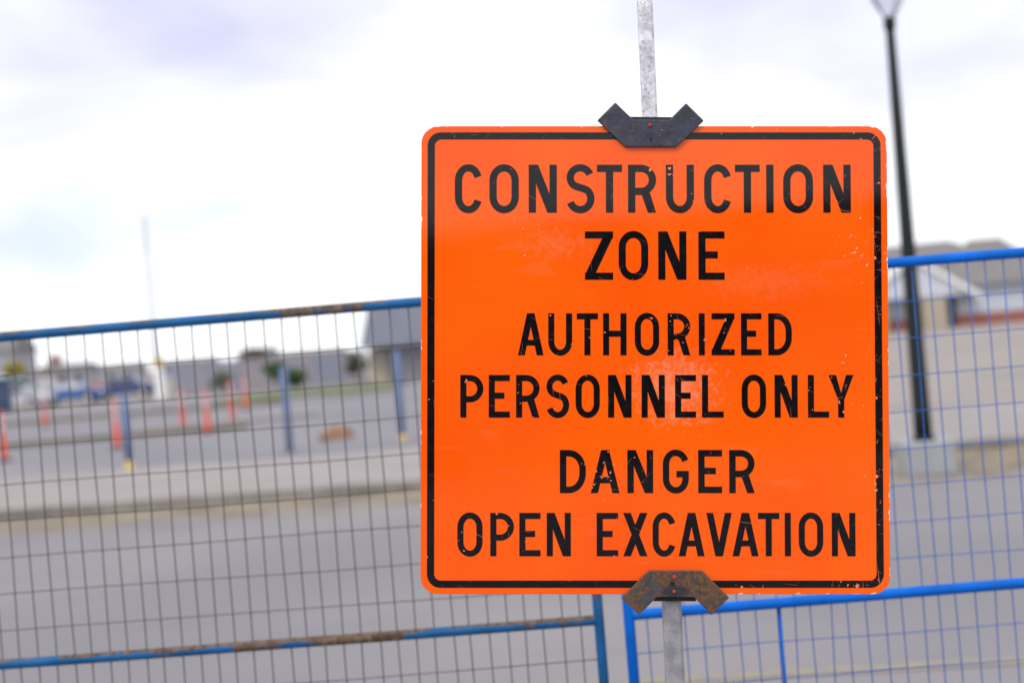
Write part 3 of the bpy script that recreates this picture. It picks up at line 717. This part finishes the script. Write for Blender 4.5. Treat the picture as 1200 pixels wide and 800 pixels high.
# ---- long bungalow on the right, with porch gable and brick base
YB = 109; g_ = ground_at(1040, YB); bx = g_.x
hs = empty('bungalow', (bx, YB, 0)); tag(hs, 'wide bungalow with brown grey roof, white porch gable and red brick base', 'house')
k = YB/FPX
sid = mcol('pale_blue_siding', (0.50,0.53,0.62)); brick = mcol('red_brick', (0.30,0.10,0.085), var=0.25, scale=6); shn = mcol('brown_grey_shingles', (0.185,0.172,0.172), var=0.12, scale=2)
MB().box(-6, 14, 1.2, 11, 0.95, 3.15).build('wall', sid, hs)
MB().box(-6.05, 14.05, 1.14, 11.05, 0, 0.948).build('brick_base', brick, hs)
MB().add([(-6.5,0.6,3.12),(14.6,0.6,3.12),(14.6,11.6,3.12),(-6.5,11.6,3.12),(-3.0,6.1,6.72),(7.1,6.1,6.95)], [(0,1,5,4),(2,3,4,5),(0,4,3),(1,2,5),(3,2,1,0)]).build('roof', shn, hs)
rp = MB().add([(3.6,0.4,3.14),(14.4,0.4,3.14),(14.4,8,3.14),(3.6,8,3.14),(8.2,4.2,6.75),(10.6,4.2,6.75)], [(0,1,5,4),(2,3,4,5),(0,4,3),(1,2,5),(3,2,1,0)]).build('front_hip_roof', shn, hs)
# porch
MB().add([(-2.2,-0.4,2.5),(6.6,-0.4,2.5),(2.2,-0.4,5.4),(-2.2,1.1,2.5),(6.6,1.1,2.5),(2.2,1.1,5.4)], [(0,1,2),(5,4,3),(0,3,4,1),(1,4,5,2),(2,5,3,0)]).build('gable_wall', mcol('porch_siding', (0.55,0.57,0.64)), hs)
for s_ in (-1, 1):
    vs = [(2.2, -.75, 5.75), (2.2, 1.3, 5.75), (2.2+s_*5.0, 1.3, 2.42), (2.2+s_*5.0, -.75, 2.42)]
    vs += [(x, y, z-0.42) for x, y, z in vs]
    MB().add(vs, [(0,1,2,3),(7,6,5,4),(0,3,7,4),(1,5,6,2),(2,6,7,3),(0,4,5,1)]).build('bargeboard', M['white'], hs)
for x in (3.0, -1.6): MB().box(x-0.25, x+1.6, -0.35, 0.9, 0, 2.48).build('porch_pier', mcol('tan_brick', (0.40,0.34,0.27)), hs)
dd = MB().box(5.0, 5.75, 1.06, 1.135, 0.02, 2.4).build('door', mcol('dark_green_door', (0.03,0.045,0.045)), hs); MB().box(5.6,5.66,1.0,1.058,1.0,1.08).build('handle', M['galv'], dd)
for x in (-4.6, 12.4): window(hs, x, 1.3, 1.9, 1.1, 1.2)

# ---- grey board fence in front of the far houses (boards are parts)
g0 = ground_at(205, 92); g1 = ground_at(432, 88); dv = g1-g0; n_b = int(dv.length/0.30)
bf = empty('board_fence', (g0.x, g0.y, 0), math.atan2(dv.y, dv.x)); tag(bf, 'long grey board fence in front of the far bungalows', 'fence')
bd = [mcol('grey_board', (0.26,0.25,0.29)), mcol('blue_grey_board', (0.22,0.235,0.31)), mcol('weathered_board', (0.27,0.25,0.285))]
rb = random.Random(9); bmsh = []
for j in range(3):
    me = MB().box(0.01, 0.29, -0.012, 0.012, 0.04, 1.95).mesh('board'); me.materials.append(bd[j]); bmsh.append(me)
for i in range(n_b):
    o = bpy.data.objects.new('board', bmsh[(i//8+rb.choice((0,0,0,1))) % 3]); col.objects.link(o); o.parent = bf; o.location = (i*0.30, rb.uniform(-.004,.004), rb.uniform(-.02,.02))
for i in range(0, n_b, 8): MB().box(i*.30-.05, i*.30+.05, .02, .12, 0, 2.02).build('post', bd[2], bf)

# ---- portable toilets
def toilet(px, Y, c, label):
    g_ = ground_at(px, Y); r = empty('portable_toilet', (g_.x, g_.y, 0), 0.15); tag(r, label, 'toilet', 'portable toilets')
    MB().box(-.55,.55,-.55,.55,0.10,2.0).build('cabin', c, r, bevel=0.03)
    MB().box(-.58,.58,-.58,.58,0,0.098).build('skid', M['rubber'], r)
    MB().add([(-.58,-.58,2.002),(.58,-.58,2.002),(.58,.58,2.002),(-.58,.58,2.002),(-.3,-.3,2.22),(.3,-.3,2.22),(.3,.3,2.22),(-.3,.3,2.22)],[(3,2,1,0),(4,5,6,7),(0,1,5,4),(1,2,6,5),(2,3,7,6),(3,0,4,7)]).build('roof', mcol('pale_roof', (0.35,0.38,0.4)), r)
    d_ = MB().box(-.36,.36,-.575,-.552,.18,1.9).build('door', c, r); MB().box(.24,.30,-.60,-.577,1.0,1.12).build('handle', M['galv'], d_)
toilet(25, 118, mcol('dark_green_plastic', (0.02,0.075,0.075)), 'dark green portable toilet before the white shed')
toilet(2, 84, mcol('navy_plastic', (0.035,0.06,0.13)), 'navy portable toilet before the tall grey house')

# ---- plastic barriers
bar = [(66,'barrier_ochre',(0.50,0.28,0.07),'ochre plastic barrier at the shed end of the row'),(88,'barrier_tan',(0.46,0.30,0.18),'tan plastic barrier in the row behind the blue cars'),
       (107,'barrier_red',(0.50,0.11,0.08),'red plastic barrier in the row behind the blue cars'),(126,'barrier_orange',(0.60,0.17,0.05),'orange plastic barrier at the post end of the row')]
for px, nm, c, lb in bar:
    g_ = ground_at(px, 128); r = empty('plastic_barrier', (g_.x, g_.y, 0), 0.05); tag(r, lb, 'barrier', 'plastic barriers in a row')
    pr_ = MB().prism([(-.28,0),(.28,0),(.28,.18),(.10,.42),(.08,1.0),(-.08,1.0),(-.10,.42),(-.28,.18)], -.72, .72).build('barrier_body', mcol(nm, c), r, bevel=.02)
    pr_.matrix_basis = Matrix(((0,0,1,0),(1,0,0,0),(0,1,0,0),(0,0,0,1)))
    for s_ in (-1, 1): MB().box(s_*.45-.16, s_*.45+.16, -.27, .27, -.0, .02).build('forklift_slot', M['hole'], r)

# ---- parked cars
def car(px, Y, paint, label, rz=0.0):
    g_ = ground_at(px, Y); r = empty('parked_car', (g_.x, g_.y, 0.004), rz); tag(r, label, 'car', 'parked cars')
    side = [(-2.15,.35),(-2.18,.62),(-2.08,.86),(-1.25,.95),(1.35,.95),(2.05,.88),(2.16,.70),(2.12,.35),(1.75,.30),(1.68,.50),(1.52,.64),(1.33,.69),(1.14,.64),(.98,.50),(.91,.30),(-.93,.28),(-1.0,.50),(-1.16,.64),(-1.35,.69),(-1.54,.64),(-1.70,.50),(-1.77,.30)]
    b = MB().prism(side[::-1], -.86, .86).build('body', paint, r, bevel=.05)
    b.matrix_basis = Matrix(((1,0,0,0),(0,0,1,0),(0,1,0,0),(0,0,0,1)))
    cb = MB().add([(-1.45,-.78,.952),(1.25,-.78,.952),(1.25,.78,.952),(-1.45,.78,.952),(-.62,-.60,1.42),(.72,-.60,1.42),(.72,.60,1.42),(-.62,.60,1.42)],[(3,2,1,0),(4,5,6,7),(0,1,5,4),(1,2,6,5),(2,3,7,6),(3,0,4,7)]).build('cabin', paint, r, bevel=.06)
    for s_ in (-1, 1):
        y = lambda z: s_*(.78-.18*(z-.952)/.468+.012)
        for xa, xb, xc, xd in ((-1.22,-.12,-.12,-.62),(-.04,1.08,.66,-.04)):
            pts = [(xa,y(1.0),1.0),(xb,y(1.0),1.0),(xc,y(1.35),1.35),(xd,y(1.35),1.35)]
            MB().add(pts, [(0,1,2,3) if s_ < 0 else (3,2,1,0)]).build('side_window', M['glass'], r)
        for x in (-1.35, 1.33):
            w = MB().tube([(x, s_*.66, .31), (x, s_*.87, .31)], .31, 18).build('wheel', M['rubber'], r)
            MB().tube([(x, s_*.872, .31), (x, s_*.885, .31)], .20, 14).build('rim', M['galv'], w)
        MB().box(2.08,2.17,s_*.68-.16,s_*.68+.16,.66,.80).build('headlight', M['white'], r)
        MB().box(-2.19,-2.10,s_*.68-.14,s_*.68+.14,.66,.82).build('tail_light', mcol('tail_red', (0.4,0.02,0.02)), r)
    for xa, xb, nm in ((1.20,.745,'windscreen'),(-1.40,-.645,'rear_window')):
        MB().add([(xa+.02,-.70,1.0),(xa+.02,.70,1.0),(xb+.01,.54,1.38),(xb+.01,-.54,1.38)], [(0,1,2,3)]).build(nm, M['glass'], r)
bl = mcol('blue_car_paint', (0.045,0.12,0.34), rough=.3); db = mcol('dark_blue_car_paint', (0.05,0.07,0.20), rough=.3); si = mcol('silver_car_paint', (0.50,0.50,0.58), rough=.3)
car(84, 92, bl, 'bright blue car parked in front of the plastic barriers')
car(146, 96, db, 'dark blue car parked between the bright blue one and the white post', 0.1)
car(372, 96, mcol('lilac_grey_car_paint', (0.20,0.21,0.34), rough=.4), 'pale lilac grey car parked before the board fence near the shop', 0.2)
car(20, 88, si, 'silver car parked beside the navy portable toilet', -0.1)

# ---- trees and shrubs
def tree(px, Y, h, rad, trunk_h, leaf, label, cat, name, n=1500, seed=1, ls=0.16):
    rn = random.Random(seed); g_ = ground_at(px, Y); r = empty(name, (g_.x, g_.y, 0)); tag(r, label, cat)
    tk = MB().tube([(0,0,-.02),(0.03,0,trunk_h*.6),(0.0,.04,trunk_h+.3*(h-trunk_h))], [.02+.035*h*.5,.016+.025*h*.5,.02*h*.5], 8)
    for k in range(5):
        a = rn.uniform(0,6.28); z0 = trunk_h*.8+rn.random()*.3*(h-trunk_h)
        tk.tube([(0,0,z0),(math.cos(a)*rad*.35,math.sin(a)*rad*.35,z0+.2*(h-trunk_h)),(math.cos(a)*rad*.7,math.sin(a)*rad*.7,z0+.42*(h-trunk_h))],[.012*h,.008*h,.004*h],5)
    tk.build('trunk', mcol('bark', (0.09,0.065,0.045)), r)
    cl = [(rn.gauss(0,.42)*rad, rn.gauss(0,.42)*rad, trunk_h+(h-trunk_h)*(0.2+.62*rn.random()), rad*rn.uniform(.28,.5)) for _ in range(13)]
    cb = MB()
    for i in range(n):
        cx, cy, cz, cr_ = rn.choice(cl); d = Vector((rn.gauss(0,1),rn.gauss(0,1),rn.gauss(0,1))).normalized()*cr_*rn.random()**.4
        p_ = Vector((cx,cy,max(cz,.15)))+d; p_.z = max(p_.z, .05)
        u = Vector((rn.gauss(0,1),rn.gauss(0,1),rn.gauss(0,1))).normalized(); w_ = u.orthogonal().normalized(); s_ = ls*rn.uniform(.6,1.3)
        cb.add([p_-u*s_, p_+w_*s_*.5, p_+u*s_, p_-w_*s_*.5], [(0,1,2,3)])
    cb.build('crown', leaf, r)
lf = mcol('green_leaves', (0.055,0.10,0.035), var=.3); lg_ = mcol('grey_green_leaves', (0.13,0.15,0.10), var=.3); ly = mcol('yellow_leaves', (0.34,0.27,0.04), var=.25); lo_ = mcol('olive_leaves', (0.10,0.11,0.05), var=.3)
tree(28, 120, 3.5, 1.15, 1.5, ly, 'small yellow leaved tree above the green portable toilet', 'tree', 'small_tree', seed=2)
tree(326, 84, 1.7, .75, .3, lf, 'dark green rounded shrub before the board fence', 'shrub', 'shrub', seed=3, ls=.10)
tree(348, 82, 1.1, .8, .2, lf, 'low green shrub beside the lilac grey car', 'shrub', 'shrub', seed=4, ls=.10)
tree(418, 86, 1.9, .6, .5, lg_, 'grey green shrub at the shop end of the board fence', 'shrub', 'shrub', seed=5, ls=.12)
tree(262, 88, 1.2, .8, .3, lg_, 'grey green shrub behind the delineators', 'shrub', 'shrub', seed=6, ls=.12)
tree(306, 110, 2.9, 1.25, .8, mcol('brown_leaves', (0.15,0.125,0.115), var=.3), 'small brown tree rising over the board fence', 'tree', 'small_tree', seed=7)

# ---- unseen building added behind the viewer for its dark reflection in the sign
wh = empty('reflection_warehouse', (0, -46, 0)); tag(wh, 'long dark building with roller doors, added unseen to reflect in the sign', 'building')
MB().box(-45, 45, -20, 0, 0, 8.3).build('wall', mcol('dark_cladding', (0.13,0.13,0.14)), wh)
MB().box(-45.3, 45.3, -20.3, 0.3, 8.302, 8.8).build('roof', mcol('dark_roof', (0.09,0.09,0.10)), wh)
for x in range(-36, 37, 12): MB().box(x-2, x+2, .002, .08, 0.01, 4.2).build('roller_door', mcol('roller_grey', (0.22,0.22,0.24)), wh)
